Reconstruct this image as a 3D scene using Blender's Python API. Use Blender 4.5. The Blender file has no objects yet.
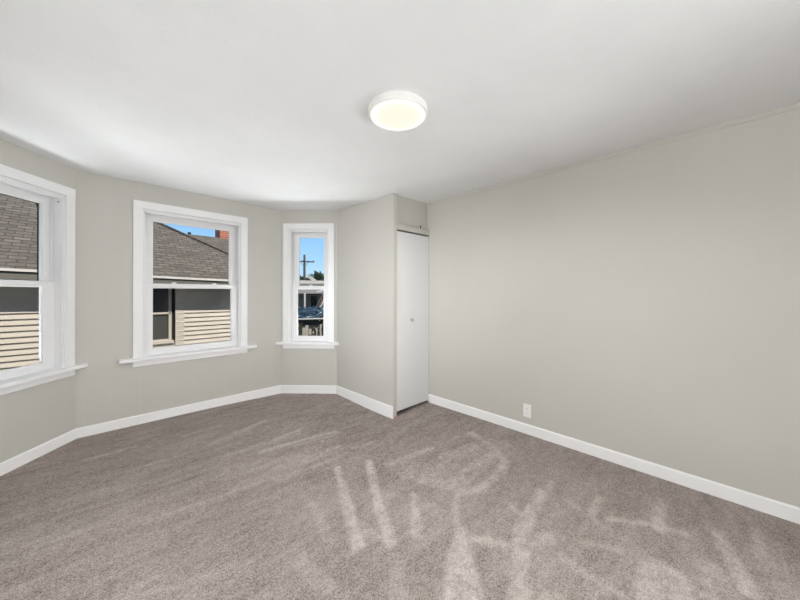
import bpy, bmesh, math, random
from mathutils import Vector, Matrix

# ------------------------------------------------------------------ camera, sky, sun, lights, exposure
SC = bpy.context.scene
COL = SC.collection
EYE = 1.365            # camera height above the carpet, metres
H = 2.50               # ceiling height
cam_d = bpy.data.cameras.new('camera')
cam_d.sensor_width = 36.0
cam_d.lens = 312.0 / 800.0 * 36.0
cam_d.shift_y = -7.5 / 800.0
cam_d.clip_start = 0.02
cam_d.clip_end = 300
cam = bpy.data.objects.new('camera', cam_d)
COL.objects.link(cam)
cam.matrix_world = Matrix.Translation((0, 0, EYE)) @ Matrix.Rotation(-math.pi / 4, 4, 'Z') @ Matrix.Rotation(math.pi / 2, 4, 'X') @ Matrix.Rotation(math.radians(0.13), 4, 'Z')
SC.camera = cam

SC.view_settings.view_transform = 'Standard'
SC.view_settings.look = 'None'
SC.view_settings.gamma = 1.0
SC.view_settings.use_curve_mapping = False
SC.view_settings.exposure = 0.07
SC.cycles.max_bounces = 16
SC.cycles.diffuse_bounces = 12

world = bpy.data.worlds.new('sky')
SC.world = world
world.use_nodes = True
wn, wl = world.node_tree.nodes, world.node_tree.links
wn.clear()
w_out = wn.new('ShaderNodeOutputWorld')
w_bg = wn.new('ShaderNodeBackground')
w_bg.inputs['Strength'].default_value = 1.0
w_ramp = wn.new('ShaderNodeValToRGB')
w_tc = wn.new('ShaderNodeTexCoord')
w_sep = wn.new('ShaderNodeSeparateXYZ')
wl.new(w_tc.outputs['Generated'], w_sep.inputs[0])
wl.new(w_sep.outputs['Z'], w_ramp.inputs['Fac'])
wl.new(w_ramp.outputs['Color'], w_bg.inputs['Color'])
wl.new(w_bg.outputs[0], w_out.inputs[0])
els = w_ramp.color_ramp.elements
els[0].position = 0.0
els[0].color = (0.66, 0.88, 1.0, 1)
els[1].position = 0.9
els[1].color = (0.02, 0.055, 0.14, 1)
e = els.new(0.10); e.color = (0.42, 0.72, 1.0, 1)
e = els.new(0.24); e.color = (0.24, 0.52, 1.0, 1)
e = els.new(0.34); e.color = (0.06, 0.15, 0.34, 1)
e = els.new(0.5); e.color = (0.03, 0.08, 0.19, 1)

sun_d = bpy.data.lights.new('sun', 'SUN')
sun_d.energy = 4.3
sun_d.angle = math.radians(0.53)
sun_d.color = (1.0, 0.93, 0.83)
sun = bpy.data.objects.new('sun', sun_d)
COL.objects.link(sun)
sun.rotation_euler = Vector((-0.25, 0.62, -0.80)).to_track_quat('-Z', 'Y').to_euler()


def area_light(name, loc, aim, sx, sy, watts, color=(1, 1, 1), spread=180):
    d = bpy.data.lights.new(name, 'AREA')
    d.shape = 'RECTANGLE'
    d.size = sx
    d.size_y = sy
    d.energy = watts
    d.color = color
    d.spread = math.radians(spread)
    o = bpy.data.objects.new(name, d)
    COL.objects.link(o)
    o.location = loc
    o.rotation_euler = Vector(aim).to_track_quat('-Z', 'Y').to_euler()
    return o


FILL_COL = (0.95, 0.98, 1.0)  # cool tint shared by the added fill lamps
# added fill lamps, out of view left of and behind the camera
area_light('left_fill', (-0.76, 0.9, 1.0), (1.0, 0.0, -0.05), 3.2, 1.4, 27, FILL_COL)
area_light('left_closet_fill', (-0.77, 2.2, 1.1), (1.0, 0.33, 0.08), 1.4, 1.4, 9, FILL_COL, 60)
area_light('rear_right_fill', (2.6, -0.92, 0.9), (-0.58, 0.80, 0.15), 0.8, 1.2, 21, FILL_COL, 90)
area_light('rear_low_fill', (1.2, -0.92, 0.5), (0.1, 0.75, 0.6), 3.0, 0.6, 6, FILL_COL)
# added fill lamps aimed up at the ceiling behind the camera
area_light('ceiling_fill_right', (0.9, -0.72, 2.08), (0.0, -0.1, 1.0), 1.2, 0.4, 14.5, FILL_COL)
area_light('ceiling_fill_left', (-0.2, -0.6, 2.08), (0.0, -0.1, 1.0), 0.8, 0.4, 26, FILL_COL)
# added lamps below the sills, standing in for light bounced off the ground
area_light('under_sill_fill_left', (-1.03, 4.26, 0.15), (0.46, -0.38, 0.80), 1.4, 0.6, 23, FILL_COL, 115)
area_light('under_sill_fill_middle', (0.957, 4.95, 0.15), (0.0, -0.60, 0.80), 1.4, 0.6, 3.5, FILL_COL, 115)
area_light('under_sill_fill_right', (2.68, 4.41, 0.15), (-0.44, -0.41, 0.80), 0.8, 0.6, 4, FILL_COL, 115)
area_light('sill_fill_bay_right', (2.316, 4.073, 0.55), (-0.64, -0.60, 0.47), 0.6, 0.20, 43, FILL_COL, 120)

random.seed(7)


# ------------------------------------------------------------------ materials
def new_mat(name):
    m = bpy.data.materials.new(name)
    m.use_nodes = True
    n = m.node_tree.nodes
    return m, n, m.node_tree.links, n['Principled BSDF']


def srgb(r, g, b):
    f = lambda c: (c / 255 / 12.92) if c / 255 <= 0.04045 else ((c / 255 + 0.055) / 1.055) ** 2.4
    return (f(r), f(g), f(b), 1)


def noise(n, l, scale, detail=4, rough=0.55, coord='Object', vec=None, stretch=None):
    t = n.new('ShaderNodeTexNoise')
    t.inputs['Scale'].default_value = scale
    t.inputs['Detail'].default_value = detail
    t.inputs['Roughness'].default_value = rough
    src = vec
    if src is None:
        src = n.new('ShaderNodeTexCoord').outputs[coord]
    if stretch:
        mp = n.new('ShaderNodeMapping')
        mp.inputs['Scale'].default_value = stretch
        l.new(src, mp.inputs['Vector'])
        src = mp.outputs[0]
    l.new(src, t.inputs['Vector'])
    return t.outputs['Fac']


def ramp(n, l, fac, stops):
    r = n.new('ShaderNodeValToRGB')
    e = r.color_ramp.elements
    while len(e) > 1:
        e.remove(e[-1])
    e[0].position, e[0].color = stops[0]
    for p, c in stops[1:]:
        k = e.new(p)
        k.color = c
    l.new(fac, r.inputs['Fac'])
    return r.outputs['Color']


def bump(n, l, height, strength, dist, bsdf):
    b = n.new('ShaderNodeBump')
    b.inputs['Strength'].default_value = strength
    b.inputs['Distance'].default_value = dist
    l.new(height, b.inputs['Height'])
    l.new(b.outputs[0], bsdf.inputs['Normal'])
    return b


def math_node(n, l, op, a, b=None):
    m = n.new('ShaderNodeMath')
    m.operation = op
    for i, v in enumerate((a, b)):
        if v is None:
            continue
        if isinstance(v, (int, float)):
            m.inputs[i].default_value = v
        else:
            l.new(v, m.inputs[i])
    return m.outputs[0]


def painted(name, col, rough=0.5, mottle=0.04, scale=1.6, bstr=0.0, bscale=120.0):
    m, n, l, b = new_mat(name)
    lo = tuple(c * (1 - mottle) for c in col[:3]) + (1,)
    hi = tuple(min(1, c * (1 + mottle)) for c in col[:3]) + (1,)
    l.new(ramp(n, l, noise(n, l, scale), [(0.3, lo), (0.7, hi)]), b.inputs['Base Color'])
    b.inputs['Roughness'].default_value = rough
    if bstr:
        bump(n, l, noise(n, l, bscale, 3), bstr, 0.002, b)
    return m


def plain(name, col, rough=0.5, metal=0.0):
    m, n, l, b = new_mat(name)
    l.new(ramp(n, l, noise(n, l, 9.0), [(0.3, tuple(c * 0.96 for c in col[:3]) + (1,)), (0.7, tuple(min(1, c * 1.03) for c in col[:3]) + (1,))]), b.inputs['Base Color'])
    b.inputs['Roughness'].default_value = rough
    b.inputs['Metallic'].default_value = metal
    return m


WALL_COL = (0.552, 0.537, 0.497, 1)


def wall_material(name, grooves):
    m, n, l, b = new_mat(name)
    lo = tuple(c * 0.975 for c in WALL_COL[:3]) + (1,)
    hi = tuple(c * 1.02 for c in WALL_COL[:3]) + (1,)
    l.new(ramp(n, l, noise(n, l, 1.1, 3), [(0.3, lo), (0.7, hi)]), b.inputs['Base Color'])
    b.inputs['Roughness'].default_value = 0.55
    h = math_node(n, l, 'MULTIPLY', noise(n, l, 160.0, 3), 0.25)
    if grooves:
        # painted-over sheet panelling: shallow vertical grooves at uneven spacing along the wall (uv.x is metres)
        uv = n.new('ShaderNodeUVMap')
        sep = n.new('ShaderNodeSeparateXYZ')
        l.new(uv.outputs[0], sep.inputs[0])
        tot = None
        for off, per in ((0.05, 0.406), (0.155, 0.406), (0.335, 0.406)):
            a = math_node(n, l, 'ADD', sep.outputs[0], off)
            d = math_node(n, l, 'PINGPONG', a, per / 2)
            g = math_node(n, l, 'SUBTRACT', 1.0, math_node(n, l, 'MINIMUM', math_node(n, l, 'DIVIDE', d, 0.005), 1.0))
            tot = g if tot is None else math_node(n, l, 'MAXIMUM', tot, g)
        h = math_node(n, l, 'SUBTRACT', h, math_node(n, l, 'MULTIPLY', tot, 0.6))
    bump(n, l, h, 0.35, 0.002, b)
    return m


M = {}
M['wall'] = wall_material('greige_wall_paint', False)
M['panel'] = wall_material('greige_painted_panelling', True)
M['trim'] = painted('white_trim_paint', (0.85, 0.85, 0.86, 1), 0.35, 0.015, 3.0)
M['base'] = painted('white_baseboard_paint', (0.90, 0.90, 0.90, 1), 0.35, 0.015, 3.0)
M['vinyl'] = painted('white_vinyl', (0.81, 0.81, 0.82, 1), 0.3, 0.01, 3.0)
M['door'] = painted('white_door_paint', (0.72, 0.725, 0.735, 1), 0.4, 0.015, 2.0)
M['dark'] = plain('dark_gap', (0.02, 0.018, 0.016, 1), 0.8)
M['rawwood'] = plain('raw_wood', (0.45, 0.33, 0.26, 1), 0.7)
M['knob'] = plain('pale_knob', (0.42, 0.42, 0.42, 1), 0.4, 0.0)
M['chrome'] = plain('satin_nickel', (0.55, 0.54, 0.52, 1), 0.35, 0.5)
M['plastic'] = plain('white_plastic', (0.85, 0.84, 0.82, 1), 0.3)
M['slot'] = plain('outlet_slot', (0.25, 0.24, 0.23, 1), 0.6)


def ceiling_material():
    m, n, l, b = new_mat('ceiling_plaster')
    f = noise(n, l, 1.7, 6, 0.6)
    l.new(ramp(n, l, f, [(0.30, (0.77, 0.778, 0.785, 1)), (0.70, (0.825, 0.83, 0.838, 1))]), b.inputs['Base Color'])
    b.inputs['Roughness'].default_value = 0.7
    hh = math_node(n, l, 'ADD', noise(n, l, 2.3, 4, 0.5), math_node(n, l, 'MULTIPLY', noise(n, l, 40.0, 4), 0.06))
    bump(n, l, hh, 0.5, 0.02, b)
    return m


M['ceiling'] = ceiling_material()


def carpet_material():
    m, n, l, b = new_mat('taupe_carpet')
    att = n.new('ShaderNodeAttribute')
    att.attribute_name = 'nap'
    tc = n.new('ShaderNodeTexCoord').outputs['Object']
    big = noise(n, l, 1.3, 4, 0.6, vec=tc)
    streak = noise(n, l, 3.2, 4, 0.65, vec=tc, stretch=(0.7, 2.6, 1.0))
    mid = noise(n, l, 22.0, 4, 0.65, vec=tc)
    fine = noise(n, l, 190.0, 2, 0.7, vec=tc)
    fine2 = noise(n, l, 75.0, 3, 0.7, vec=tc)
    v = math_node(n, l, 'MULTIPLY', math_node(n, l, 'SUBTRACT', big, 0.5), 0.20)
    v = math_node(n, l, 'ADD', v, math_node(n, l, 'MULTIPLY', math_node(n, l, 'SUBTRACT', streak, 0.5), 0.42))
    v = math_node(n, l, 'ADD', v, math_node(n, l, 'MULTIPLY', math_node(n, l, 'SUBTRACT', mid, 0.5), 0.42))
    # brushed pile: strokes of the vacuum head, broken up by the tufts
    patch = noise(n, l, 6.0, 4, 0.6, vec=tc)
    brk = math_node(n, l, 'MAXIMUM', 0.0, math_node(n, l, 'ADD', -1.10, math_node(n, l, 'ADD', math_node(n, l, 'MULTIPLY', mid, 1.5), math_node(n, l, 'MULTIPLY', patch, 3.0))))
    v = math_node(n, l, 'ADD', v, math_node(n, l, 'MULTIPLY', math_node(n, l, 'MULTIPLY', att.outputs['Fac'], brk), 0.27))
    v = math_node(n, l, 'ADD', v, math_node(n, l, 'MULTIPLY', math_node(n, l, 'SUBTRACT', fine, 0.5), 1.5))
    v = math_node(n, l, 'ADD', v, math_node(n, l, 'MULTIPLY', math_node(n, l, 'SUBTRACT', fine2, 0.5), 0.9))
    v = math_node(n, l, 'ADD', v, 0.42)
    l.new(ramp(n, l, v, [(0.0, (0.060, 0.046, 0.041, 1)), (0.42, (0.335, 0.284, 0.262, 1)), (1.0, (0.67, 0.60, 0.58, 1))]), b.inputs['Base Color'])
    b.inputs['Roughness'].default_value = 0.95
    b.inputs['Specular IOR Level'].default_value = 0.1
    bump(n, l, math_node(n, l, 'ADD', fine, fine2), 0.6, 0.006, b)
    return m


M['carpet'] = carpet_material()


def glass_material():
    m, n, l, b = new_mat('window_glass')
    n.remove(b)
    out = n['Material Output']
    tr = n.new('ShaderNodeBsdfTransparent')
    tr.inputs['Color'].default_value = (0.97, 0.98, 0.975, 1)
    gl = n.new('ShaderNodeBsdfGlossy')
    gl.inputs['Roughness'].default_value = 0.0
    fr = n.new('ShaderNodeFresnel')
    fr.inputs['IOR'].default_value = 1.06
    mx = n.new('ShaderNodeMixShader')
    l.new(fr.outputs[0], mx.inputs[0])
    l.new(tr.outputs[0], mx.inputs[1])
    l.new(gl.outputs[0], mx.inputs[2])
    l.new(mx.outputs[0], out.inputs[0])
    return m


M['glass'] = glass_material()


def lamp_material():
    m, n, l, b = new_mat('lit_diffuser')
    b.inputs['Base Color'].default_value = (0.3, 0.28, 0.26, 1)
    lw = n.new('ShaderNodeTexCoord').outputs['Object']
    ln = n.new('ShaderNodeVectorMath')
    ln.operation = 'LENGTH'
    l.new(lw, ln.inputs[0])
    col = ramp(n, l, math_node(n, l, 'DIVIDE', ln.outputs['Value'], 0.172), [(0.0, (0.80, 0.66, 0.53, 1)), (0.7, (0.83, 0.71, 0.59, 1)), (1.0, (0.95, 0.90, 0.84, 1))])
    l.new(col, b.inputs['Emission Color'])
    b.inputs['Emission Strength'].default_value = 1.0
    return m


M['lamp'] = lamp_material()


def shingle_material():
    m, n, l, b = new_mat('asphalt_shingles')
    uv = n.new('ShaderNodeUVMap').outputs[0]
    br = n.new('ShaderNodeTexBrick')
    br.inputs['Scale'].default_value = 1.0
    br.inputs['Brick Width'].default_value = 0.21
    br.inputs['Row Height'].default_value = 0.078
    br.inputs['Mortar Size'].default_value = 0.012
    br.inputs['Mortar Smooth'].default_value = 0.3
    br.inputs['Bias'].default_value = 0.0
    br.inputs['Color1'].default_value = (0.235, 0.217, 0.203, 1)
    br.inputs['Color2'].default_value = (0.15, 0.141, 0.132, 1)
    br.inputs['Mortar'].default_value = (0.105, 0.096, 0.088, 1)
    l.new(uv, br.inputs['Vector'])
    mx = n.new('ShaderNodeMix')
    mx.data_type = 'RGBA'
    mx.blend_type = 'MULTIPLY'
    mx.inputs[0].default_value = 1.0
    l.new(br.outputs['Color'], mx.inputs[6])
    nz = noise(n, l, 7.0, 6, 0.7, vec=uv, stretch=(0.8, 2.5, 1))
    l.new(ramp(n, l, nz, [(0.3, (0.6, 0.6, 0.62, 1)), (0.7, (1.25, 1.2, 1.15, 1))]), mx.inputs[7])
    l.new(mx.outputs[2], b.inputs['Base Color'])
    b.inputs['Roughness'].default_value = 0.9
    bump(n, l, br.outputs['Fac'], -0.6, 0.01, b)
    return m


M['shingle'] = shingle_material()
M['siding'] = painted('cream_siding', (0.63, 0.565, 0.50, 1), 0.5, 0.05, 3.0)
M['housetrim'] = painted('cream_house_trim', (0.66, 0.60, 0.53, 1), 0.5, 0.05, 3.0)
M['gutter'] = painted('white_drip_edge', (0.85, 0.83, 0.80, 1), 0.4, 0.03, 3.0)
M['fascia'] = painted('grey_fascia', (0.20, 0.19, 0.17, 1), 0.5, 0.06, 3.0)
M['houseglass'] = plain('dark_house_glass', (0.018, 0.02, 0.022, 1), 0.12)
M['screen'] = plain('grey_insect_screen', (0.075, 0.075, 0.068, 1), 0.8)


def brick_material():
    m, n, l, b = new_mat('red_brick')
    br = n.new('ShaderNodeTexBrick')
    br.inputs['Scale'].default_value = 1.0
    br.inputs['Brick Width'].default_value = 0.20
    br.inputs['Row Height'].default_value = 0.075
    br.inputs['Mortar Size'].default_value = 0.008
    br.inputs['Color1'].default_value = (0.62, 0.16, 0.08, 1)
    br.inputs['Color2'].default_value = (0.40, 0.09, 0.05, 1)
    br.inputs['Mortar'].default_value = (0.55, 0.45, 0.38, 1)
    l.new(n.new('ShaderNodeUVMap').outputs[0], br.inputs['Vector'])
    l.new(br.outputs['Color'], b.inputs['Base Color'])
    b.inputs['Roughness'].default_value = 0.9
    return m


M['brick'] = brick_material()
M['polewood'] = plain('weathered_pole', (0.10, 0.085, 0.075, 1), 0.9)
M['leaf_dark'] = painted('dark_leaves', (0.035, 0.060, 0.028, 1), 0.6, 0.45, 8.0)
M['leaf_mid'] = painted('olive_leaves', (0.075, 0.085, 0.045, 1), 0.6, 0.45, 8.0)
M['bark'] = plain('bark', (0.09, 0.07, 0.05, 1), 0.9)
M['ground'] = painted('dry_grass_ground', (0.10, 0.10, 0.065, 1), 0.95, 0.4, 1.3)
M['paleroof'] = painted('pale_roof', (0.62, 0.57, 0.52, 1), 0.7, 0.08, 2.0)
M['greywall'] = painted('grey_garage_wall', (0.20, 0.19, 0.185, 1), 0.7, 0.3, 2.0)
M['pinkfascia'] = painted('beige_porch_fascia', (0.50, 0.45, 0.42, 1), 0.6, 0.08, 2.0)
M['white'] = painted('white_outdoor_paint', (0.82, 0.81, 0.78, 1), 0.5, 0.04, 3.0)
M['brownstep'] = painted('brown_treads', (0.20, 0.10, 0.075, 1), 0.7, 0.15, 3.0)
M['ownwall'] = painted('dark_outer_siding', (0.14, 0.13, 0.12, 1), 0.8, 0.1, 2.0)  # unseen outer walls, coloured dark to cut bounce onto the house next door
M['olivewall'] = painted('dark_shed_boards', (0.06, 0.062, 0.055, 1), 0.8, 0.3, 3.0)


def blue_roof_material():
    m, n, l, b = new_mat('dark_blue_tarp')
    f = noise(n, l, 4.2, 5, 0.7)
    l.new(ramp(n, l, f, [(0.35, (0.006, 0.016, 0.028, 1)), (0.53, (0.016, 0.045, 0.07, 1)), (0.59, (0.14, 0.22, 0.29, 1)), (0.66, (0.6, 0.64, 0.68, 1))]), b.inputs['Base Color'])
    b.inputs['Roughness'].default_value = 0.45
    bump(n, l, f, 0.8, 0.08, b)
    return m


M['bluetarp'] = blue_roof_material()


# ------------------------------------------------------------------ mesh helpers
def link(name, bm, mat, parent=None, smooth=False, loc=None):
    bmesh.ops.recalc_face_normals(bm, faces=bm.faces[:])
    me = bpy.data.meshes.new(name)
    bm.to_mesh(me)
    bm.free()
    if smooth:
        for p in me.polygons:
            p.use_smooth = True
    me.materials.append(mat)
    o = bpy.data.objects.new(name, me)
    COL.objects.link(o)
    if parent is not None:
        o.parent = parent
    if loc is not None:
        o.location = loc
    return o


def tag(o, label, cat=None, group=None, kind=None):
    o['label'] = label
    if cat:
        o['category'] = cat
    if group:
        o['group'] = group
    if kind:
        o['kind'] = kind
    return o


def empty(name, loc=(0, 0, 0), rotz=0.0):
    o = bpy.data.objects.new(name, None)
    o.empty_display_size = 0.1
    COL.objects.link(o)
    o.location = loc
    o.rotation_euler = (0, 0, rotz)
    return o


def box(bm, x0, x1, y0, y1, z0, z1, bev=0.0):
    t = bmesh.new()
    vs = [t.verts.new(p) for p in ((x0, y0, z0), (x1, y0, z0), (x1, y1, z0), (x0, y1, z0), (x0, y0, z1), (x1, y0, z1), (x1, y1, z1), (x0, y1, z1))]
    for f in ((0, 3, 2, 1), (4, 5, 6, 7), (0, 1, 5, 4), (1, 2, 6, 5), (2, 3, 7, 6), (3, 0, 4, 7)):
        t.faces.new([vs[i] for i in f])
    if bev:
        bmesh.ops.bevel(t, geom=t.edges[:], offset=bev, segments=2, affect='EDGES', profile=0.6)
    merge(bm, t)


def merge(bm, t):
    me = bpy.data.meshes.new('tmp')
    t.to_mesh(me)
    t.free()
    bm.from_mesh(me)
    bpy.data.meshes.remove(me)


def prism(bm, poly, z0, z1, bev=0.0):
    t = bmesh.new()
    lo = [t.verts.new((x, y, z0)) for x, y in poly]
    hi = [t.verts.new((x, y, z1)) for x, y in poly]
    t.faces.new(lo[::-1])
    t.faces.new(hi)
    k = len(poly)
    for i in range(k):
        t.faces.new((lo[i], lo[(i + 1) % k], hi[(i + 1) % k], hi[i]))
    if bev:
        bmesh.ops.bevel(t, geom=t.edges[:], offset=bev, segments=2, affect='EDGES', profile=0.6)
    merge(bm, t)


def extrude_profile(bm, prof, x0, x1):
    """profile of (y, z) pairs swept along x"""
    a = [bm.verts.new((x0, y, z)) for y, z in prof]
    b = [bm.verts.new((x1, y, z)) for y, z in prof]
    bm.faces.new(a)
    bm.faces.new(b[::-1])
    k = len(prof)
    for i in range(k):
        bm.faces.new((a[i], b[i], b[(i + 1) % k], a[(i + 1) % k]))


def lathe(bm, prof, seg=48, c=(0, 0, 0)):
    """profile of (r, z) pairs turned about z"""
    rings = []
    for r, z in prof:
        if r < 1e-6:
            rings.append([bm.verts.new((c[0], c[1], c[2] + z))])
        else:
            rings.append([bm.verts.new((c[0] + r * math.cos(2 * math.pi * i / seg), c[1] + r * math.sin(2 * math.pi * i / seg), c[2] + z)) for i in range(seg)])
    for a, b in zip(rings, rings[1:]):
        for i in range(seg):
            j = (i + 1) % seg
            if len(a) == 1 and len(b) > 1:
                bm.faces.new((a[0], b[j], b[i]))
            elif len(b) == 1 and len(a) > 1:
                bm.faces.new((a[i], a[j], b[0]))
            elif len(a) > 1:
                bm.faces.new((a[i], a[j], b[j], b[i]))


def beam(bm, p, q, w, d):
    """square bar from p to q"""
    p, q = Vector(p), Vector(q)
    L = (q - p).length
    t = bmesh.new()
    bmesh.ops.create_cube(t, size=1.0)
    bmesh.ops.scale(t, vec=(w, d, L), verts=t.verts[:])
    rot = (q - p).to_track_quat('Z', 'Y').to_matrix().to_4x4()
    bmesh.ops.transform(t, matrix=Matrix.Translation((p + q) / 2) @ rot, verts=t.verts[:])
    merge(bm, t)


def uv_xz(o, fn):
    me = o.data
    u = me.uv_layers.new(name='UVMap')
    for lp in me.loops:
        u.data[lp.index].uv = fn(me.vertices[lp.vertex_index].co)

# ------------------------------------------------------------------ the room: walls go clockwise seen from above
PB = Vector((-0.806, -1.0))
PL = Vector((-0.806, 3.320))
PA = Vector((-0.079, 4.187))
PBB = Vector((1.874, 4.187))
PC = Vector((2.408, 3.622))
PD = Vector((2.408, 2.510))
PE = Vector((3.032, 2.510))
PF = Vector((2.981, -1.0))


def right_x(y):
    return 2.981 + 0.01453 * (y + 1.0)


WT = 0.15


def frame(p, q):
    t = (q - p).normalized()
    return t, Vector((-t.y, t.x)), (q - p).length


def offset_corner(p, q, r, d):
    """outer corner at q between walls p-q and q-r, walls d thick"""
    t1, n1, _ = frame(p, q)
    t2, n2, _ = frame(q, r)
    m = (n1 + n2)
    return q + m * (d / (1 + n1.dot(n2)))


def wall(name, label, p, q, o0, o1, mat, opening=None):
    """p, q inner corners, o0, o1 outer corners; opening = (u0, u1, z0, z1)"""
    t, n, L = frame(p, q)
    bm = bmesh.new()
    if opening is None:
        prism(bm, [p, q, o1, o0], -0.08, H)
    else:
        u0, u1, z0, z1 = opening
        d = (o0 - p).dot(n)
        a, b = p + t * u0, p + t * u1
        prism(bm, [p, a, a + n * d, o0], -0.08, H)
        prism(bm, [b, q, o1, b + n * d], -0.08, H)
        prism(bm, [a, b, b + n * d, a + n * d], -0.08, z0)
        prism(bm, [a, b, b + n * d, a + n * d], z1, H)
    o = link(name, bm, mat)
    uv_xz(o, lambda c: ((Vector((c.x, c.y)) - p).dot(t), c.z))
    tag(o, label, 'wall', kind='structure')
    return o


oL = offset_corner(PB, PL, PA, WT)
oA = offset_corner(PL, PA, PBB, WT)
oB = offset_corner(PA, PBB, PC, WT)
oC = PC + Vector((0.06, 0.0)) + frame(PBB, PC)[1] * WT * 1.05
LW = (PA - PL).length
LC = (PC - PBB).length
# openings are measured from the start of each wall: (casing outer edge, width)
W1 = (LW - 1.138, 1.108)
W2 = (0.403, 1.108)
W3 = (0.036, 0.704)
Z_OPEN0, Z_OPEN1 = 0.655, 2.225


def hole(w):
    return (w[0] + 0.068, w[0] + w[1] - 0.068, Z_OPEN0, Z_OPEN1)


wall('wall_left', 'greige wall running back beside the camera at far left', PB, PL, PB + Vector((-WT, -WT)), oL, M['panel'])
wall('wall_bay_left', 'greige panelled bay wall holding the window cut by the left edge', PL, PA, oL, oA, M['panel'], hole(W1))
wall('wall_bay_middle', 'long greige bay wall holding the second window with the red chimney in view', PA, PBB, oA, oB, M['panel'], hole(W2))
wall('wall_bay_right', 'narrow greige bay wall holding the slim window', PBB, PC, oB, PC + frame(PBB, PC)[1] * WT, M['panel'], hole(W3))
o = bmesh.new()
prism(o, [PC, PD, PD + Vector((0.054, 0)), PC + Vector((0.054, 0.0))], -0.08, H, 0.0)
o = link('wall_closet_side', o, M['wall'])
uv_xz(o, lambda c: (c.y, c.z))
tag(o, 'thin greige partition between slim window and closet door', 'wall', kind='structure')
bm = bmesh.new()
prism(bm, [Vector((right_x(-1.2), -1.2)), Vector((right_x(3.75), 3.75)), Vector((3.24, 3.75)), Vector((3.24, -1.2))], -0.08, H)
o = link('wall_right', bm, M['wall'])
uv_xz(o, lambda c: (c.y, c.z))
tag(o, 'large blank greige wall on the right with the outlet', 'wall', kind='structure')
bm = bmesh.new()
prism(bm, [PF, PF + Vector((0, -WT)), PB + Vector((0, -WT)), PB], 0, H)
o = link('wall_back', bm, M['wall'])
uv_xz(o, lambda c: (c.x, c.z))
tag(o, 'greige wall behind the camera', 'wall', kind='structure')
bm = bmesh.new()
prism(bm, [(2.408, 3.65), (3.045, 3.65), (3.045, 3.75), (2.408, 3.75)], 0, H)
o = link('wall_closet_back', bm, M['wall'])
uv_xz(o, lambda c: (c.x, c.z))
tag(o, 'greige back wall inside the closet', 'wall', kind='structure')

# closet front: recessed panel over the door, header board, white slab door
bm = bmesh.new()
box(bm, 2.462, 3.034, 2.552, 2.620, 2.10, H)
o = link('wall_closet_header', bm, M['wall'])
uv_xz(o, lambda c: (c.x, c.z))
tag(o, 'recessed greige panel above the closet door', 'wall', kind='structure')
bm = bmesh.new()
box(bm, 2.462, 3.032, 2.508, 2.620, 2.080, 2.142, 0.003)
o = link('trim_1', bm, M['wall'])
tag(o, 'greige header board across the top of the closet door', 'trim', kind='structure')
dr = empty('door_1', (2.747, 2.530, 0.0))
tag(dr, 'flat white closet door with one small knob', 'door', kind='structure')
bm = bmesh.new()
box(bm, -0.280, 0.280, -0.014, 0.018, 0.018, 2.062, 0.003)
link('door_panel', bm, M['door'], dr)
bm = bmesh.new()
lathe(bm, [(0.0, 0.0), (0.009, 0.0), (0.008, 0.012), (0.017, 0.018), (0.021, 0.026), (0.017, 0.034), (0.0, 0.036)], 24)
kn = link('knob', bm, M['knob'], dr, True, (-0.050, -0.014, 1.045))
kn.rotation_euler = (math.pi / 2, 0, 0)
kn['label'] = 'small round metal knob'
bm = bmesh.new()
lathe(bm, [(0.0, 0.0), (0.007, 0.0), (0.007, 0.004), (0.0035, 0.006), (0.0035, 0.030), (0.008, 0.034), (0.008, 0.040), (0.0, 0.043)], 16)
pg = link('peg', bm, M['dark'], None, True, (2.874, 2.521, 2.142))
tag(pg, 'tiny dark peg standing on the header board above the closet door', 'peg')
bm = bmesh.new()
box(bm, 2.412, 2.466, 2.494, 2.512, -0.06, -0.022, 0.002)
o = link('trim_2', bm, M['rawwood'])
tag(o, 'short strip of bare wood at the foot of the closet jamb', 'trim', kind='structure')

# the old floor dips and the ceiling hangs a little near the closet corner
def sag(x, y):
    return 0.045 * math.exp(-((x - 2.3) / 0.6) ** 2 - ((y - 2.75) / 0.8) ** 2) + 0.018 * math.exp(-((x - 1.9) / 0.6) ** 2 - ((y - 4.2) / 0.6) ** 2)


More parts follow.
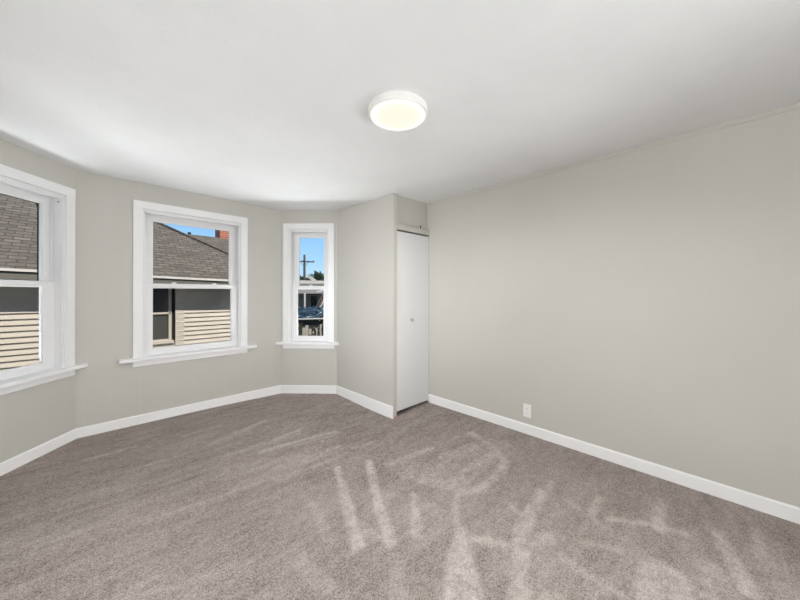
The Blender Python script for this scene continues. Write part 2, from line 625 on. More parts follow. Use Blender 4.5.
# floor (carpet) with brushed strokes in the pile, ceiling
room = [PB, PL, PA, PBB, PC, PC + Vector((0.054, 0.03)), Vector((3.045, 3.65)), PF]
STEP = 0.022
bm = bmesh.new()
x0, x1, y0, y1 = -0.95, 3.08, -1.05, 4.28
nx, ny = int((x1 - x0) / STEP), int((y1 - y0) / STEP)
grid = [[bm.verts.new((x0 + (x1 - x0) * i / nx, y0 + (y1 - y0) * j / ny, -sag(x0 + (x1 - x0) * i / nx, y0 + (y1 - y0) * j / ny))) for i in range(nx + 1)] for j in range(ny + 1)]
for j in range(ny):
    for i in range(nx):
        bm.faces.new((grid[j][i], grid[j][i + 1], grid[j + 1][i + 1], grid[j + 1][i]))
box(bm, x0, x1, y0, y1, -0.20, -0.10)
STROKES = [
    ([(1.05, 2.73), (1.74, 2.64)], [0.026, 0.02], 0.7),
    ([(1.27, 2.36), (1.59, 2.35)], [0.016, 0.018], 0.6),
    ([(1.2, 2.86), (1.48, 2.9)], [0.018, 0.02], 0.6),
    ([(1.67, 2.23), (1.9, 2.21)], [0.035, 0.019], 0.5),
    ([(1.38, 2.07), (1.2, 1.69), (1.03, 1.34)], [0.023, 0.039, 0.048], 0.8),
    ([(1.61, 1.96), (1.34, 1.54), (1.17, 1.24)], [0.032, 0.042, 0.049], 0.95),
    ([(1.55, 1.42), (1.32, 1.18)], [0.02, 0.045], 0.8),
    ([(1.76, 1.21), (1.55, 1.08)], [0.02, 0.024], 0.6),
    ([(1.52, 1.02), (1.33, 0.9), (1.17, 0.76)], [0.04, 0.099, 0.14], 0.8),
    ([(1.1, 1.51), (1.15, 1.33)], [0.053, 0.056], 0.5),
    ([(2.65, 1.67), (2.56, 1.41), (2.38, 1.17), (2.2, 1.13), (1.91, 1.15), (1.79, 1.23)], [0.039, 0.041, 0.042, 0.044, 0.044, 0.048], 0.6),
    ([(2.08, 1.36), (2.27, 1.34), (2.43, 1.32)], [0.078, 0.065, 0.051], 0.6),
    ([(1.74, 1.48), (1.79, 1.34), (1.93, 1.29)], [0.073, 0.078, 0.088], 0.45),
    ([(1.71, 1.82), (1.96, 1.78), (2.15, 1.75)], [0.056, 0.042, 0.026], 0.5),
    ([(2.08, 1.6), (2.26, 1.58)], [0.042, 0.026], 0.4),
    ([(1.35, 0.6), (1.75, 0.77), (2.2, 0.83)], [0.062, 0.054, 0.034], 0.7),
    ([(1.52, 0.93), (1.62, 0.76), (1.82, 0.64)], [0.028, 0.032, 0.039], 0.65),
    ([(1.94, 0.94), (1.86, 0.79)], [0.02, 0.03], 0.5),
    ([(2.37, 0.82), (1.79, 0.76)], [0.014, 0.035], 0.6),
    ([(2.41, 0.53), (2.21, 0.53)], [0.013, 0.025], 0.7),
    ([(2.68, 0.23), (2.34, 0.22)], [0.013, 0.041], 0.8),
    ([(2.23, 0.43), (2.34, 0.26), (2.4, 0.1)], [0.024, 0.024, 0.023], 0.65),
    ([(1.91, 0.51), (2.0, 0.35)], [0.016, 0.021], 0.55),
    ([(1.72, 0.54), (1.71, 0.42), (1.71, 0.28)], [0.031, 0.024, 0.018], 0.55),
    ([(1.97, 0.16), (1.8, 0.14)], [0.145, 0.184], 0.65),
    ([(2.57, -0.02), (2.41, -0.06), (2.14, -0.12)], [0.017, 0.04, 0.055], 0.65),
    ([(2.72, -0.18), (2.38, -0.19)], [0.017, 0.035], 0.6),
    ([(2.19, 0.0), (1.97, -0.04)], [0.069, 0.131], 0.5),
    ([(2.48, -0.24), (2.19, -0.24)], [0.041, 0.071], 0.35),
    ([(0.65, 3.54), (0.95, 3.56)], [0.019, 0.02], 0.5),
    ([(1.01, 3.28), (1.33, 3.36)], [0.029, 0.021], 0.6),
    ([(0.8, 3.2), (1.15, 3.27)], [0.018, 0.02], 0.4),
    ([(1.3, 2.62), (1.76, 2.59)], [0.018, 0.02], 0.4),
    ([(0.81, 2.87), (1.46, 2.83)], [0.017, 0.019], 0.35),
    ([(0.01, 3.6), (0.29, 3.6)], [0.016, 0.026], 0.45),
    ([(0.23, 3.14), (0.61, 3.14)], [0.015, 0.017], 0.35),
    ([(0.43, 1.98), (0.85, 1.9)], [0.016, 0.019], 0.35),
    ([(0.26, 2.37), (0.87, 2.29)], [0.018, 0.021], 0.3),
    ([(-0.18, 2.55), (0.18, 2.51)], [0.016, 0.024], 0.3),
    ([(-0.04, 2.11), (0.84, 1.89)], [0.009, 0.012], -0.35),
    ([(-0.12, 2.75), (0.59, 2.69)], [0.012, 0.015], -0.3),
    ([(0.66, 2.23), (1.31, 2.06)], [0.013, 0.015], -0.25),
    ([(-0.32, 2.55), (-0.11, 2.52)], [0.01, 0.011], -0.3),
    ([(0.1, 1.84), (0.58, 1.65)], [0.018, 0.02], 0.3),
    ([(0.76, 1.48), (0.79, 1.16)], [0.051, 0.071], 0.3),
    ([(1.1, 1.14), (0.97, 0.97)], [0.041, 0.062], 0.3),
    ([(0.93, 2.26), (1.38, 2.19)], [0.022, 0.024], 0.3),
    ([(1.03, 1.86), (0.94, 1.48)], [0.026, 0.044], 0.25),
    ([(1.96, 1.4), (2.34, 1.41), (2.54, 1.35)], [0.26, 0.272, 0.265], 0.28),
    ([(1.76, 1.65), (1.84, 1.42)], [0.185, 0.148], 0.25),
    ([(1.35, 1.53), (1.44, 1.19)], [0.196, 0.238], 0.18),
    ([(1.55, 0.69), (1.79, 0.58)], [0.203, 0.161], 0.15),
    ([(0.74, 2.63), (1.43, 2.25)], [0.107, 0.117], 0.16),
    ([(2.23, 0.66), (2.11, 0.41)], [0.026, 0.023], 0.25),
    ([(2.07, 0.27), (1.6, 0.35)], [0.027, 0.026], 0.3),
    ([(1.52, 0.49), (1.42, 0.52)], [0.036, 0.035], 0.3),
]



def seg_dist(px, py, a, b):
    dx, dy = b[0] - a[0], b[1] - a[1]
    L = dx * dx + dy * dy
    k = 0 if L == 0 else max(0, min(1, ((px - a[0]) * dx + (py - a[1]) * dy) / L))
    return math.hypot(px - a[0] - k * dx, py - a[1] - k * dy), k


fl = link('floor', bm, M['carpet'])
tag(fl, 'taupe carpet with paler vacuum strokes brushed into the pile', 'floor', kind='structure')
nap = fl.data.attributes.new('nap', 'FLOAT', 'POINT')
vals = [0.0] * len(fl.data.vertices)
for j in range(ny + 1):
    for i in range(nx + 1):
        pass
for pts, wid, inten in STROKES:
    m = max(wid) + 0.06
    ax0, ax1 = min(p[0] for p in pts) - m, max(p[0] for p in pts) + m
    ay0, ay1 = min(p[1] for p in pts) - m, max(p[1] for p in pts) + m
    for j in range(max(0, int((ay0 - y0) / (y1 - y0) * ny)), min(ny, int((ay1 - y0) / (y1 - y0) * ny) + 1) + 1):
        for i in range(max(0, int((ax0 - x0) / (x1 - x0) * nx)), min(nx, int((ax1 - x0) / (x1 - x0) * nx) + 1) + 1):
            vx, vy = x0 + (x1 - x0) * i / nx, y0 + (y1 - y0) * j / ny
            best = 0
            for k in range(len(pts) - 1):
                d, f = seg_dist(vx, vy, pts[k], pts[k + 1])
                w = (wid[k] + (wid[k + 1] - wid[k]) * f) * 0.62 + 0.008
                s = max(0.0, min(1.0, (w - d) / 0.028 + 0.5))
                best = max(best, s)
            idx = j * (nx + 1) + i
            if best:
                v = best * inten
                vals[idx] = max(vals[idx], v) if inten > 0 else vals[idx] + v
nap.data.foreach_set('value', vals)

bm = bmesh.new()
cg = [[bm.verts.new((-1.1 + 4.35 * i / 58, -1.25 + 5.7 * j / 76, H - 0.65 * sag(-1.1 + 4.35 * i / 58, -1.25 + 5.7 * j / 76))) for i in range(59)] for j in range(77)]
ct = [[bm.verts.new((-1.1 + 4.35 * i, -1.25 + 5.7 * j, H + 0.2)) for i in (0, 1)] for j in (0, 1)]
for j in range(76):
    for i in range(58):
        bm.faces.new((cg[j][i], cg[j][i + 1], cg[j + 1][i + 1], cg[j + 1][i]))
bm.faces.new((ct[0][0], ct[0][1], ct[1][1], ct[1][0]))
bm.faces.new([r[0] for r in cg] + [ct[1][0], ct[0][0]])
bm.faces.new([r[-1] for r in cg] + [ct[1][1], ct[0][1]])
bm.faces.new(cg[0] + [ct[0][1], ct[0][0]])
bm.faces.new(cg[-1] + [ct[1][1], ct[1][0]])
o = link('ceiling', bm, M['ceiling'], None, True)
tag(o, 'smooth white plaster ceiling with the round light', 'ceiling', kind='structure')

# trim strip under the ceiling on the right wall
bm = bmesh.new()
prism(bm, [(right_x(-1.0) - 0.007, -1.0), (right_x(2.508) - 0.007, 2.508), (right_x(2.508) + 0.002, 2.508), (right_x(-1.0) + 0.002, -1.0)], 2.466, H, 0.002)
o = link('trim_3', bm, M['wall'])
tag(o, 'narrow greige strip along the top of the right wall', 'trim', kind='structure')


# baseboards, mitred into each other
def inner_corner(p, q, r, d):
    return offset_corner(p, q, r, -d)


BT, BH = 0.014, 0.092


def baseboard(name, label, p, q, ip, iq, bh=BH):
    t, n, L = frame(p, q)
    bm = bmesh.new()
    e = -n * (BT * 0.45)
    prism(bm, [p, q, iq, ip], -0.06, bh - 0.006)
    # eased top edge
    k = 0.55
    p2, q2 = p + (ip - p) * k, q + (iq - q) * k
    prism(bm, [p, q, q2, p2], bh - 0.0065, bh)
    o = link(name, bm, M['base'])
    tag(o, label, 'baseboard', kind='structure')


iL = inner_corner(PB, PL, PA, BT)
iA = inner_corner(PL, PA, PBB, BT)
iB = inner_corner(PA, PBB, PC, BT)
iC = inner_corner(PBB, PC, PD, BT)
baseboard('baseboard_left', 'white baseboard along the wall left of the camera', PB, PL, PB + Vector((BT, 0)), iL)
baseboard('baseboard_bay_left', 'white baseboard under the window at the left edge', PL, PA, iL, iA)
baseboard('baseboard_bay_middle', 'white baseboard under the second window with the chimney view', PA, PBB, iA, iB)
baseboard('baseboard_bay_right', 'short white baseboard under the slim window', PBB, PC, iB, iC)
baseboard('baseboard_closet', 'white baseboard between the slim window and the closet door', PC, PD, iC, PD + Vector((-BT, 0)))
baseboard('baseboard_right', 'long white baseboard along the right wall under the outlet', PE, PF, PE + Vector((-BT, 0)), PF + Vector((-BT, 0)))


# ------------------------------------------------------------------ double-hung windows
def make_window(name, label, p, q, w, ear_l, ear_r, lock_u=None, low_glass=0.012, glass_off=0.0):
    """built in its own frame: x along the wall from the casing centre, y outward, z up"""
    t, n, L = frame(p, q)
    cu = w[0] + w[1] / 2
    base = p + t * cu
    root = empty(name, (base.x, base.y, 0.0), math.atan2(t.y, t.x))
    tag(root, label, 'window', kind='structure')
    hw = w[1] / 2
    CW = 0.078
    # casing: flat boards with a raised back band on the inner lip
    bm = bmesh.new()
    box(bm, -hw, -hw + CW, -0.020, 0.0, 0.685, 2.228, 0.002)
    box(bm, hw - CW, hw, -0.020, 0.0, 0.685, 2.228, 0.002)
    box(bm, -hw, hw, -0.022, 0.0, 2.228, 2.306, 0.002)
    link('casing', bm, M['trim'], root)
    # jamb box lining the opening, with stops
    oh = hw - 0.068
    bm = bmesh.new()
    jt = 0.016
    box(bm, -oh, -oh + jt, -0.004, 0.15, 0.675, 2.225)
    box(bm, oh - jt, oh, -0.004, 0.15, 0.675, 2.225)
    box(bm, -oh, oh, -0.004, 0.15, 2.209, 2.225)
    st = 0.014
    box(bm, -oh + jt, -oh + jt + st, 0.004, 0.062, 0.685, 2.209, 0.002)
    box(bm, oh - jt - st, oh - jt, 0.004, 0.062, 0.685, 2.209, 0.002)
    box(bm, -oh + jt, oh - jt, 0.004, 0.062, 2.195, 2.209, 0.002)
    box(bm, -oh + jt, -oh + jt + 0.010, 0.096, 0.104, 0.685, 2.209)
    box(bm, oh - jt - 0.010, oh - jt, 0.096, 0.104, 0.685, 2.209)
    link('jamb', bm, M['vinyl'], root)
    # stool with horns, sub-sill
    bm = bmesh.new()
    front = -0.062
    prism(bm, [(-hw - ear_l[1], 0.0), (-hw - ear_l[0], front), (hw + ear_r[0], front), (hw + ear_r[1], 0.0), (oh, 0.0), (oh, 0.17), (-oh, 0.17), (-oh, 0.0)], 0.652, 0.688, 0.009)
    link('stool', bm, M['trim'], root)
    bm = bmesh.new()
    box(bm, -hw, hw, -0.020, 0.0, 0.598, 0.654, 0.003)
    link('apron', bm, M['trim'], root)
    # sashes
    sx = oh - jt - 0.002
    gx = hw - 0.175 + glass_off

    def sash(nm, y, zb, zt, gb, gt, gxx, inset):
        bm = bmesh.new()
        d = 0.034
        box(bm, -sx, -gxx, y - d / 2, y + d / 2, zb, zt, 0.002)
        box(bm, gxx, sx, y - d / 2, y + d / 2, zb, zt, 0.002)
        box(bm, -gxx - 0.002, gxx + 0.002, y - d / 2, y + d / 2, zb, gb, 0.002)
        box(bm, -gxx - 0.002, gxx + 0.002, y - d / 2, y + d / 2, gt, zt, 0.002)
        # glazing bead
        bd = 0.007
        box(bm, -gxx - 0.001, -gxx + bd, y - 0.009, y + 0.009, gb, gt)
        box(bm, gxx - bd, gxx + 0.001, y - 0.009, y + 0.009, gb, gt)
        box(bm, -gxx, gxx, y - 0.009, y + 0.009, gb - 0.001, gb + bd)
        box(bm, -gxx, gxx, y - 0.009, y + 0.009, gt - bd, gt + 0.001)
        s = link(nm, bm, M['vinyl'], root)
        bm = bmesh.new()
        box(bm, -gxx, gxx, y - 0.003, y + 0.003, gb, gt)
        link('pane', bm, M['glass'], s)
        return s

    up = sash('upper_sash', 0.127, 1.405, 2.207, 1.452, 2.138, gx + 0.006, 0)
    lo = sash('lower_sash', 0.080, 0.686, 1.453, 0.752, 1.415, gx + low_glass, 0)
    for k, lx in enumerate([0.0] if w[1] < 0.9 else [-0.20, 0.20]):
        if lock_u is not None:
            if k:
                break
            lx = lock_u
        bm = bmesh.new()
        box(bm, lx - 0.030, lx + 0.030, 0.066, 0.092, 1.453, 1.461, 0.002)
        box(bm, lx - 0.012, lx + 0.024, 0.068, 0.082, 1.461, 1.472, 0.003)
        link('sash_lock', bm, M['vinyl'], lo)
    return root


w1 = make_window('window_1', 'double-hung white window cut off by the left edge of the photo', PL, PA, W1, (0.105, 0.105), (0.085, 0.030), 0.0, -0.040, 0.020)
w2 = make_window('window_2', 'white double-hung window with the red brick chimney in view', PA, PBB, W2, (0.105, 0.105), (0.105, 0.105))
w3 = make_window('window_3', 'slim white double-hung window with the utility pole in view', PBB, PC, W3, (0.085, 0.034), (0.078, 0.034))
# the leftmost window still has its screw and the dark rim of its storm frame
bm = bmesh.new()
lathe(bm, [(0.0, 0.0), (0.006, 0.0), (0.005, 0.003), (0.0, 0.004)], 12)
s_ = link('screw', bm, M['dark'], w1, True, (0.554 - 0.068 - 0.030, 0.035, 2.165))
s_.rotation_euler = (0, -math.pi / 2, 0)
bm = bmesh.new()
g = 0.554 - 0.155
for a, b, c, d in ((-g - 0.003, -g + 0.003, 1.452, 2.138), (g - 0.003, g + 0.003, 1.452, 2.138), (-g, g, 2.128, 2.138)):
    box(bm, a, b, 0.1405, 0.1475, c, d)
for sx in (-1, 1):
    prism_pts = [(sx * g, 2.138), (sx * (g - 0.045), 2.138), (sx * (g - 0.016), 2.122), (sx * g, 2.093)]
    t = bmesh.new()
    va = [t.verts.new((x, 0.1405, z)) for x, z in prism_pts]
    vb = [t.verts.new((x, 0.1475, z)) for x, z in prism_pts]
    t.faces.new(va)
    t.faces.new(vb[::-1])
    for i in range(4):
        t.faces.new((va[i], vb[i], vb[(i + 1) % 4], va[(i + 1) % 4]))
    merge(bm, t)
o = link('storm_frame', bm, M['dark'], w1)
o['label'] = 'thin dark rim of the storm frame'

# ------------------------------------------------------------------ ceiling light and outlet
cl = empty('ceiling_light', (1.358, 1.379, H))
tag(cl, 'round flush white ceiling light with glowing cream diffuser', 'ceiling light')
bm = bmesh.new()
lathe(bm, [(0.0, 0.0), (0.181, 0.0), (0.182, -0.004), (0.182, -0.036), (0.179, -0.043), (0.173, -0.046), (0.170, -0.044), (0.170, -0.030), (0.0, -0.030)], 96)
link('rim', bm, M['plastic'], cl, False)
bm = bmesh.new()
lathe(bm, [(0.0, 0.0), (0.168, 0.0), (0.171, -0.004), (0.165, -0.008), (0.12, -0.013), (0.06, -0.016), (0.0, -0.017)], 96)
link('diffuser', bm, M['lamp'], cl, True, (0, 0, -0.034))['label'] = 'glowing cream diffuser'

ld = bpy.data.lights.new('lamp_light', 'SPOT')
ld.energy = 47
ld.spot_size = math.radians(172)
ld.spot_blend = 0.6
ld.shadow_soft_size = 0.01
ld.color = (1.0, 0.97, 0.93)
lo_ = bpy.data.objects.new('lamp_light', ld)
COL.objects.link(lo_)
lo_.parent = cl
lo_.location = (0, 0, -0.058)

ot = empty('wall_outlet', (right_x(1.265), 1.265, 0.222), -math.pi / 2 - 0.0145)
tag(ot, 'white outlet plate low on the right wall above the baseboard', 'outlet')
bm = bmesh.new()
box(bm, -0.038, 0.038, -0.006, 0.0, -0.062, 0.062, 0.002)
link('plate', bm, M['plastic'], ot)
for sz in (-0.021, 0.021):
    bm = bmesh.new()
    box(bm, -0.016, 0.016, -0.0085, -0.005, sz - 0.014, sz + 0.014, 0.003)
    so = link('socket', bm, M['plastic'], ot)
    bm = bmesh.new()
    for x, hgt in ((-0.006, 0.008), (0.006, 0.0065)):
        box(bm, x - 0.0011, x + 0.0011, -0.0090, -0.0080, sz + 0.001, sz + 0.001 + hgt)
    box(bm, -0.002, 0.002, -0.0090, -0.0080, sz - 0.009, sz - 0.005)
    link('slots', bm, M['slot'], so)
bm = bmesh.new()
lathe(bm, [(0.0, 0.0), (0.0032, 0.0), (0.0025, 0.0015), (0.0, 0.002)], 12)
o = link('screw', bm, M['chrome'], ot, True, (0, -0.006, 0))
o.rotation_euler = (math.pi / 2, 0, 0)

# ------------------------------------------------------------------ outdoors: the house next door
GZ = -2.6
bm = bmesh.new()
box(bm, -20, 60, -10, 90, GZ - 0.2, GZ)
o = link('ground', bm, M['ground'])
tag(o, 'dry grassy ground between the houses', 'ground', kind='structure')

HY = 8.45
hs = empty('neighbor_house', (0.0, HY, GZ))
tag(hs, 'cream sided house with grey shingle roof and red brick chimney next door', 'house')
OFF = Vector((0, -HY, -GZ))


def house_part(name, bm, mat, parent=None, uv=None):
    if parent is None:
        bmesh.ops.translate(bm, vec=OFF, verts=bm.verts[:])
    else:
        bmesh.ops.translate(bm, vec=OFF, verts=bm.verts[:])
    o = link(name, bm, mat, parent or hs)
    if uv:
        uv_xz(o, uv)
    return o


# lapped siding, one profile swept along the wall
EXP = 0.1015
X_END = 3.90
WX0, WX1 = 0.40, 1.352
prof = []
zr = 0.285 - EXP * 28
rows = 43
ys = HY
prof.append((ys + 0.15, zr))
for k in range(rows):
    z = zr + k * EXP
    prof.append((ys - 0.034, z))
    prof.append((ys - 0.002, z + EXP))
prof.append((ys + 0.15, zr + rows * EXP))
bm = bmesh.new()
extrude_profile(bm, prof, WX1 + 0.02, X_END)
extrude_profile(bm, prof, -6.5, WX0)
house_part('siding', bm, M['siding'])
bm = bmesh.new()
box(bm, WX0 - 0.05, WX1 + 0.05, HY + 0.0, HY + 0.15, GZ, 0.235)
house_part('wall_below_window', bm, M['siding'])
bm = bmesh.new()
box(bm, WX0 - 0.05, WX1 + 0.05, HY + 0.0, HY + 0.15, 1.50, 1.75)
house_part('wall_above_window', bm, M['siding'])
bm = bmesh.new()
box(bm, X_END - 0.12, X_END + 0.15, HY - 0.02, HY + 3.6, GZ, 1.7)
house_part('side_wall', bm, M['siding'])
bm = bmesh.new()
box(bm, 1.372, 1.540, HY - 0.028, HY + 0.02, 0.20, 1.60, 0.004)
house_part('vertical_trim', bm, M['housetrim'])
# window
bm = bmesh.new()
box(bm, WX0, WX1 - 0.005, HY - 0.035, HY + 0.05, 0.235, 0.300, 0.004)
box(bm, WX0, WX1, HY - 0.012, HY + 0.05, 1.44, 1.50)
box(bm, WX0, WX0 + 0.05, HY - 0.012, HY + 0.05, 0.28, 1.46)
box(bm, WX1 - 0.10, WX1 - 0.045, HY - 0.016, HY + 0.05, 0.30, 0.92, 0.003)
box(bm, WX1 - 0.10, WX1 - 0.045, HY + 0.01, HY + 0.05, 0.90, 1.46, 0.003)
box(bm, WX0, WX1 - 0.06, HY - 0.016, HY + 0.05, 0.880, 0.922, 0.003)
box(bm, WX0, WX1 - 0.06, HY - 0.005, HY + 0.05, 0.300, 0.335, 0.003)
hw_ = house_part('window', bm, M['housetrim'])
bm = bmesh.new()
box(bm, WX0 + 0.02, WX1 - 0.07, HY + 0.03, HY + 0.045, 0.90, 1.46)
house_part('upper_pane', bm, M['houseglass'], hw_)
bm = bmesh.new()
box(bm, WX0 + 0.02, WX1 - 0.07, HY + 0.012, HY + 0.022, 0.32, 0.89)
house_part('lower_screen', bm, M['screen'], hw_)['label'] = 'grey insect screen over the lower sash'
bm = bmesh.new()
box(bm, WX1 - 0.06, WX1 + 0.03, HY + 0.03, HY + 0.10, 0.28, 1.5)
house_part('reveal', bm, M['dark'])


# roof: the front slope with a hip descending to the right, the lower slope behind
def ez(x):
    return 1.703 - 0.0257 * x


SL = 0.72
EY = 8.0


def quad_slab(bm, pts, th):
    t = bmesh.new()
    a = [t.verts.new(p) for p in pts]
    b = [t.verts.new((p[0], p[1], p[2] - th)) for p in pts]
    t.faces.new(a)
    t.faces.new(b[::-1])
    for i in range(len(pts)):
        t.faces.new((a[i], b[i], b[(i + 1) % len(pts)], a[(i + 1) % len(pts)]))
    merge(bm, t)


HIPX, HIPTX, HIPTY = 4.00, -0.15, 11.16
bm = bmesh.new()
zt = ez(HIPTX) + SL * (HIPTY - EY)
quad_slab(bm, [(-6.8, EY, ez(-6.8)), (HIPX, EY, ez(HIPX)), (HIPTX, HIPTY, zt), (-6.8, HIPTY, zt + 0.17)], 0.05)
house_part('roof', bm, M['shingle'], None, lambda c: (c.x, math.hypot(c.y, c.y * SL)))
bm = bmesh.new()
quad_slab(bm, [(HIPX, EY, ez(HIPX)), (HIPX, 14.2, ez(HIPX)), (HIPTX, HIPTY, zt)], 0.05)
house_part('hip_end', bm, M['shingle'], None, lambda c: (c.y, math.hypot(c.x, c.x * SL)))
bm = bmesh.new()
beam(bm, (HIPX, EY, ez(HIPX) - 0.004), (HIPTX, HIPTY, zt - 0.004), 0.16, 0.03)
house_part('hip_cap', bm, M['shingle'], None, lambda c: (c.x * 1.2, c.y))
RY, RZ = 12.6, 3.335
bm = bmesh.new()
quad_slab(bm, [(0.6, 9.6, RZ - SL * 3.0), (4.9, 9.6, RZ - SL * 3.0), (4.9, RY, RZ), (0.6, RY, RZ)], 0.05)
quad_slab(bm, [(0.6, RY, RZ), (4.9, RY, RZ), (4.9, RY + 3, RZ - SL * 3), (0.6, RY + 3, RZ - SL * 3)], 0.05)
house_part('rear_roof', bm, M['shingle'], None, lambda c: (c.x, math.hypot(c.y, c.y * SL)))
bm = bmesh.new()
for a, b in ((0, 0.10),):
    quad_slab(bm, [(-6.8, EY - 0.03, ez(-6.8) + 0.012), (HIPX, EY - 0.03, ez(HIPX) + 0.012), (HIPX, EY + 0.02, ez(HIPX) + 0.016), (-6.8, EY + 0.02, ez(-6.8) + 0.016)], 0.042)
house_part('drip_edge', bm, M['gutter'])['label'] = 'white metal edge under the shingles'
bm = bmesh.new()
quad_slab(bm, [(-6.8, EY, ez(-6.8) - 0.03), (HIPX, EY, ez(HIPX) - 0.03), (HIPX, EY + 0.03, ez(HIPX) - 0.03), (-6.8, EY + 0.03, ez(-6.8) - 0.03)], 0.13)
quad_slab(bm, [(-6.8, EY + 0.02, ez(-6.8) - 0.13), (HIPX, EY + 0.02, ez(HIPX) - 0.13), (HIPX, HY + 0.1, ez(HIPX) - 0.13), (-6.8, HY + 0.1, ez(-6.8) - 0.13)], 0.02)
house_part('fascia', bm, M['fascia'])
bm = bmesh.new()
box(bm, 3.36, 3.98, 12.55, 13.15, 2.6, 3.76)
box(bm, 3.33, 4.01, 12.52, 13.18, 3.76, 3.82)
house_part('chimney', bm, M['brick'], None, lambda c: (c.x + c.y, c.z))['label'] = 'red brick chimney'
bm = bmesh.new()
lathe(bm, [(0.05, -0.3), (0.05, 0.07), (0.0, 0.07)], 16, (2.45, RY + 0.05, RZ))
house_part('vent_pipe', bm, M['dark'])

# ------------------------------------------------------------------ outdoors: the backyard beyond the slim window
G = Vector((0.486, 0.874))
R = Vector((0.874, -0.486))
YAW = math.atan2(R.y, R.x)


def yard(l, fwd, z):
    p = G * fwd + R * l
    return (p.x, p.y, z)


pl = empty('utility_pole', yard(-0.81, 41.8, GZ), YAW)
tag(pl, 'tall dark wooden utility pole with crossarm beyond the garage roof', 'utility pole')
bm = bmesh.new()
lathe(bm, [(0.0, 0.0), (0.20, 0.0), (0.13, 8.77), (0.0, 8.80)], 20)
link('pole', bm, M['polewood'], pl, True)
bm = bmesh.new()
box(bm, -0.66, 1.22, -0.22, -0.12, 7.80, 7.95, 0.01)
beam(bm, (-0.5, -0.17, 7.82), (0, -0.14, 7.2), 0.04, 0.04)
beam(bm, (0.5, -0.17, 7.82), (0, -0.14, 7.2), 0.04, 0.04)
link('crossarm', bm, M['polewood'], pl)
for x in (-0.58, -0.2, 0.45, 1.1):
    bm = bmesh.new()
    lathe(bm, [(0.0, 0.0), (0.03, 0.0), (0.05, 0.05), (0.03, 0.12), (0.0, 0.13)], 12)
    link('insulator', bm, M['polewood'], pl, True, (x, -0.17, 7.95))


def foliage_bm(rx, ry, rz, n, leaf, seed, lumps=6):
    rnd = random.Random(seed)
    bm = bmesh.new()
    cs = [(rnd.uniform(-.45, .45) * rx, rnd.uniform(-.45, .45) * ry, rnd.uniform(-.35, .45) * rz, rnd.uniform(.4, .62)) for _ in range(lumps)]
    for i in range(n):
        c = rnd.choice(cs)
        v = Vector((rnd.gauss(0, 1), rnd.gauss(0, 1), rnd.gauss(0, 1))).normalized() * rnd.uniform(0.72, 1.05)
        p = Vector((c[0] + v.x * rx * c[3], c[1] + v.y * ry * c[3], c[2] + v.z * rz * c[3]))
        a = Vector((rnd.gauss(0, 1), rnd.gauss(0, 1), rnd.gauss(0, 1))).normalized()
        b = a.cross(Vector((rnd.gauss(0, 1), rnd.gauss(0, 1), rnd.gauss(0, 1)))).normalized()
        s = leaf * rnd.uniform(0.6, 1.3)
        m = p + a * s * 0.5
        bm.faces.new([bm.verts.new(q) for q in (p, m + b * s * 0.32, p + a * s, m - b * s * 0.32)])
    for c in cs:
        t = bmesh.new()
        bmesh.ops.create_icosphere(t, subdivisions=2, radius=1.0)
        for v in t.verts:
            v.co *= rnd.uniform(0.62, 0.8)
        bmesh.ops.transform(t, matrix=Matrix.Translation(c[:3]) @ Matrix.Diagonal((rx * c[3], ry * c[3], rz * c[3], 1)), verts=t.verts[:])
        merge(bm, t)
    return bm


def tree(name, label, cat, l, fwd, zc, rx, rz, n, leaf, seed, mat, group=None):
    base = yard(l, fwd, GZ)
    root = empty(name, base, YAW)
    tag(root, label, cat, group)
    hgt = zc - GZ
    bm = bmesh.new()
    r0 = min(0.22, rx * 0.12)
    beam(bm, (0, 0, 0), (0.0, 0, hgt), r0 * 1.6, r0 * 1.6)
    beam(bm, (0, 0, hgt * 0.55), (rx * 0.4, 0.1, hgt), r0, r0)
    beam(bm, (0, 0, hgt * 0.6), (-rx * 0.4, -0.1, hgt), r0, r0)
    link('trunk', bm, M['bark'], root)
    link('crown', foliage_bm(rx, rx, rz, n, leaf, seed), mat, root, False, (0, 0, hgt))


tree('tree', 'dark green tree against the sky right of the utility pole, in the slim window', 'tree', 1.25, 47.5, 3.15, 1.65, 1.35, 600, 0.34, 3, M['leaf_dark'])
tree('tree', 'small dark tree between the utility pole and the larger tree', 'tree', -0.20, 46.0, 3.05, 0.65, 0.9, 260, 0.26, 5, M['leaf_dark'])
tree('shrub', 'dark shrub at the foot of the utility pole above the garage roof', 'shrub', -1.05, 43.0, 2.95, 0.62, 0.75, 240, 0.24, 9, M['leaf_dark'])

# garage with pale roof, porch beam and white post
gr = empty('garage', yard(0.2, 29.5, GZ), YAW)
tag(gr, 'low garage with pale roof, beige porch beam and slim white post', 'garage')
bm = bmesh.new()
box(bm, -3.6, 3.6, 2.2, 7.0, 0, 4.75)
link('wall', bm, M['greywall'], gr)
bm = bmesh.new()
quad_slab(bm, [(-4.0, -0.2, 4.80), (4.0, -0.2, 4.80), (4.0, 7.2, 5.3), (-4.0, 7.2, 5.3)], 0.12)
link('roof', bm, M['paleroof'], gr)
bm = bmesh.new()
quad_slab(bm, [(-0.55, 1.9, 5.55), (-0.30, 1.9, 5.62), (0.55, 1.9, 4.98), (0.30, 1.9, 4.90)], 0.14)
quad_slab(bm, [(-0.55, 2.1, 5.52), (-0.30, 2.1, 5.58), (0.55, 2.1, 4.95), (0.30, 2.1, 4.88)], 0.10)
link('roof_edge', bm, M['white'], gr)['label'] = 'white sloping roof edge'
bm = bmesh.new()
box(bm, -4.0, 4.0, -0.1, 0.1, 3.85, 4.70, 0.02)
link('porch_beam', bm, M['pinkfascia'], gr)
bm = bmesh.new()
box(bm, -0.80, -0.66, -0.12, 0.02, 0, 3.9, 0.01)
link('post', bm, M['white'], gr)
bm = bmesh.new()
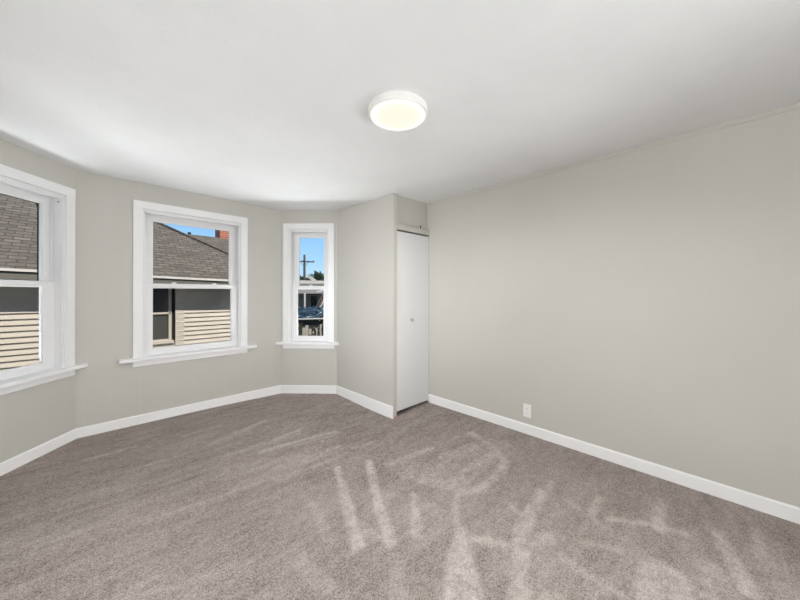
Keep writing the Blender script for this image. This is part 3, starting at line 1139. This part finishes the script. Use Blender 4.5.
box(bm, -0.2, 0.35, 2.16, 2.22, 1.9, 3.6)
link('garage_door', bm, M['dark'], gr)
bm = bmesh.new()
box(bm, 0.55, 0.95, 2.14, 2.22, 2.8, 3.3)
link('window', bm, M['white'], gr)

# outdoor stair
sr = empty('outdoor_stair', yard(1.15, 23.8, GZ), YAW)
tag(sr, 'steep outdoor stair with cream stringers and brown boards, seen in the slim window', 'stair')
def on_stair(z, dx):
    return -0.25 - (3.99 - z) * 0.473 + dx


for dx, dy in ((0.0, 0.0), (0.26, -0.9)):
    bm = bmesh.new()
    beam(bm, (on_stair(0, dx), dy, 0.0), (on_stair(4.6, dx), dy, 4.6), 0.10, 0.09)
    link('stringer', bm, M['white'], sr)
for k in range(24):
    z = 0.15 + 4.2 * k / 24
    bm = bmesh.new()
    box(bm, on_stair(z, 0.06), on_stair(z, 0.24), -0.85, -0.05, z, z + 0.16)
    link('tread', bm, M['brownstep'], sr)
bm = bmesh.new()
beam(bm, (-0.75, -0.95, 3.98), (0.25, -0.95, 4.30), 0.10, 0.12)
link('handrail', bm, M['white'], sr)
bm = bmesh.new()
box(bm, 0.15, 1.4, -0.6, 0.2, 0.0, 3.9)
link('side_panel', bm, M['brownstep'], sr)

# low shed under a blue tarp, bush and fence in front of it
sh = empty('shed', yard(0.0, 14.6, GZ), YAW)
tag(sh, 'low shed under a rumpled dark blue roof cover with a pale edge', 'shed')
bm = bmesh.new()
rnd = random.Random(4)
gx_, gy_ = 26, 20
vv = [[bm.verts.new((-2.6 + 5.2 * i / gx_, -0.0 + 4.2 * j / gy_, 2.80 + 0.32 * j / gy_ + rnd.uniform(-0.05, 0.05) + 0.05 * math.sin(i * 1.3 + j * .8))) for i in range(gx_ + 1)] for j in range(gy_ + 1)]
for j in range(gy_):
    for i in range(gx_):
        bm.faces.new((vv[j][i], vv[j][i + 1], vv[j + 1][i + 1], vv[j + 1][i]))
link('roof_cover', bm, M['bluetarp'], sh, True)
bm = bmesh.new()
box(bm, -2.6, 2.6, -0.05, 0.03, 2.745, 2.80, 0.008)
link('roof_edge', bm, M['gutter'], sh)['label'] = 'pale edge strip'
bm = bmesh.new()
box(bm, -2.5, 2.5, 0.1, 4.1, 0, 2.72)
link('wall', bm, M['olivewall'], sh)
fe = empty('fence_panel', yard(0.0, 14.25, GZ), YAW)
tag(fe, 'pale uneven fence boards in front of the dark shed', 'fence')
for x, w_, z1_ in ((-0.58, 0.08, 1.85), (-0.30, 0.12, 2.42), (-0.17, 0.13, 2.52), (-0.03, 0.11, 2.36), (0.10, 0.06, 2.25), (0.25, 0.05, 2.40), (0.42, 0.08, 2.55), (0.60, 0.05, 2.1)):
    bm = bmesh.new()
    box(bm, x - w_ / 2, x + w_ / 2, -0.02, 0.02, 0.0, z1_, 0.01)
    link('board', bm, M['paleroof'], fe)
bm = bmesh.new()
box(bm, -0.7, 0.7, 0.02, 0.06, 1.3, 1.4)
link('rail', bm, M['white'], fe)
for l, fwd, zc, rx, rz, sd, lab in ((0.64, 13.7, -0.22, 0.26, 0.55, 11, 'olive bush at the right of the pale fence boards, low in the slim window'),
                                    (0.08, 13.3, -0.62, 0.30, 0.36, 12, 'olive bush low in front of the middle fence boards'),
                                    (-0.50, 13.8, -0.28, 0.16, 0.42, 13, 'olive bush at the left end of the pale fence boards')):
    tree('bush', lab, 'bush', l, fwd, zc, rx, rz, 260, 0.10, sd, M['leaf_mid'], None)

# ------------------------------------------------------------------ the rest of this house, round the bay
for nm, lab, x0, x1, y0, y1, z0, z1 in (
        ('wall_outside_left', 'outside of this house left of the bay', -9.0, -1.2, -8.0, 3.2, GZ, 4.2),
        ('wall_outside_right', 'outside of this house right of the bay', 3.28, 9.0, -8.0, 3.7, GZ, 4.2),
        ('wall_outside_below', 'storey of this house under the bay', -1.2, 3.25, -8.0, 4.15, GZ, -0.15),
        ('wall_outside_above', 'storey of this house over the bay', -1.2, 3.25, -8.0, 4.35, H + 0.25, 4.2)):
    bm = bmesh.new()
    box(bm, x0, x1, y0, y1, z0, z1)
    o = link(nm, bm, M['ownwall'])
    tag(o, lab, 'wall', kind='structure')
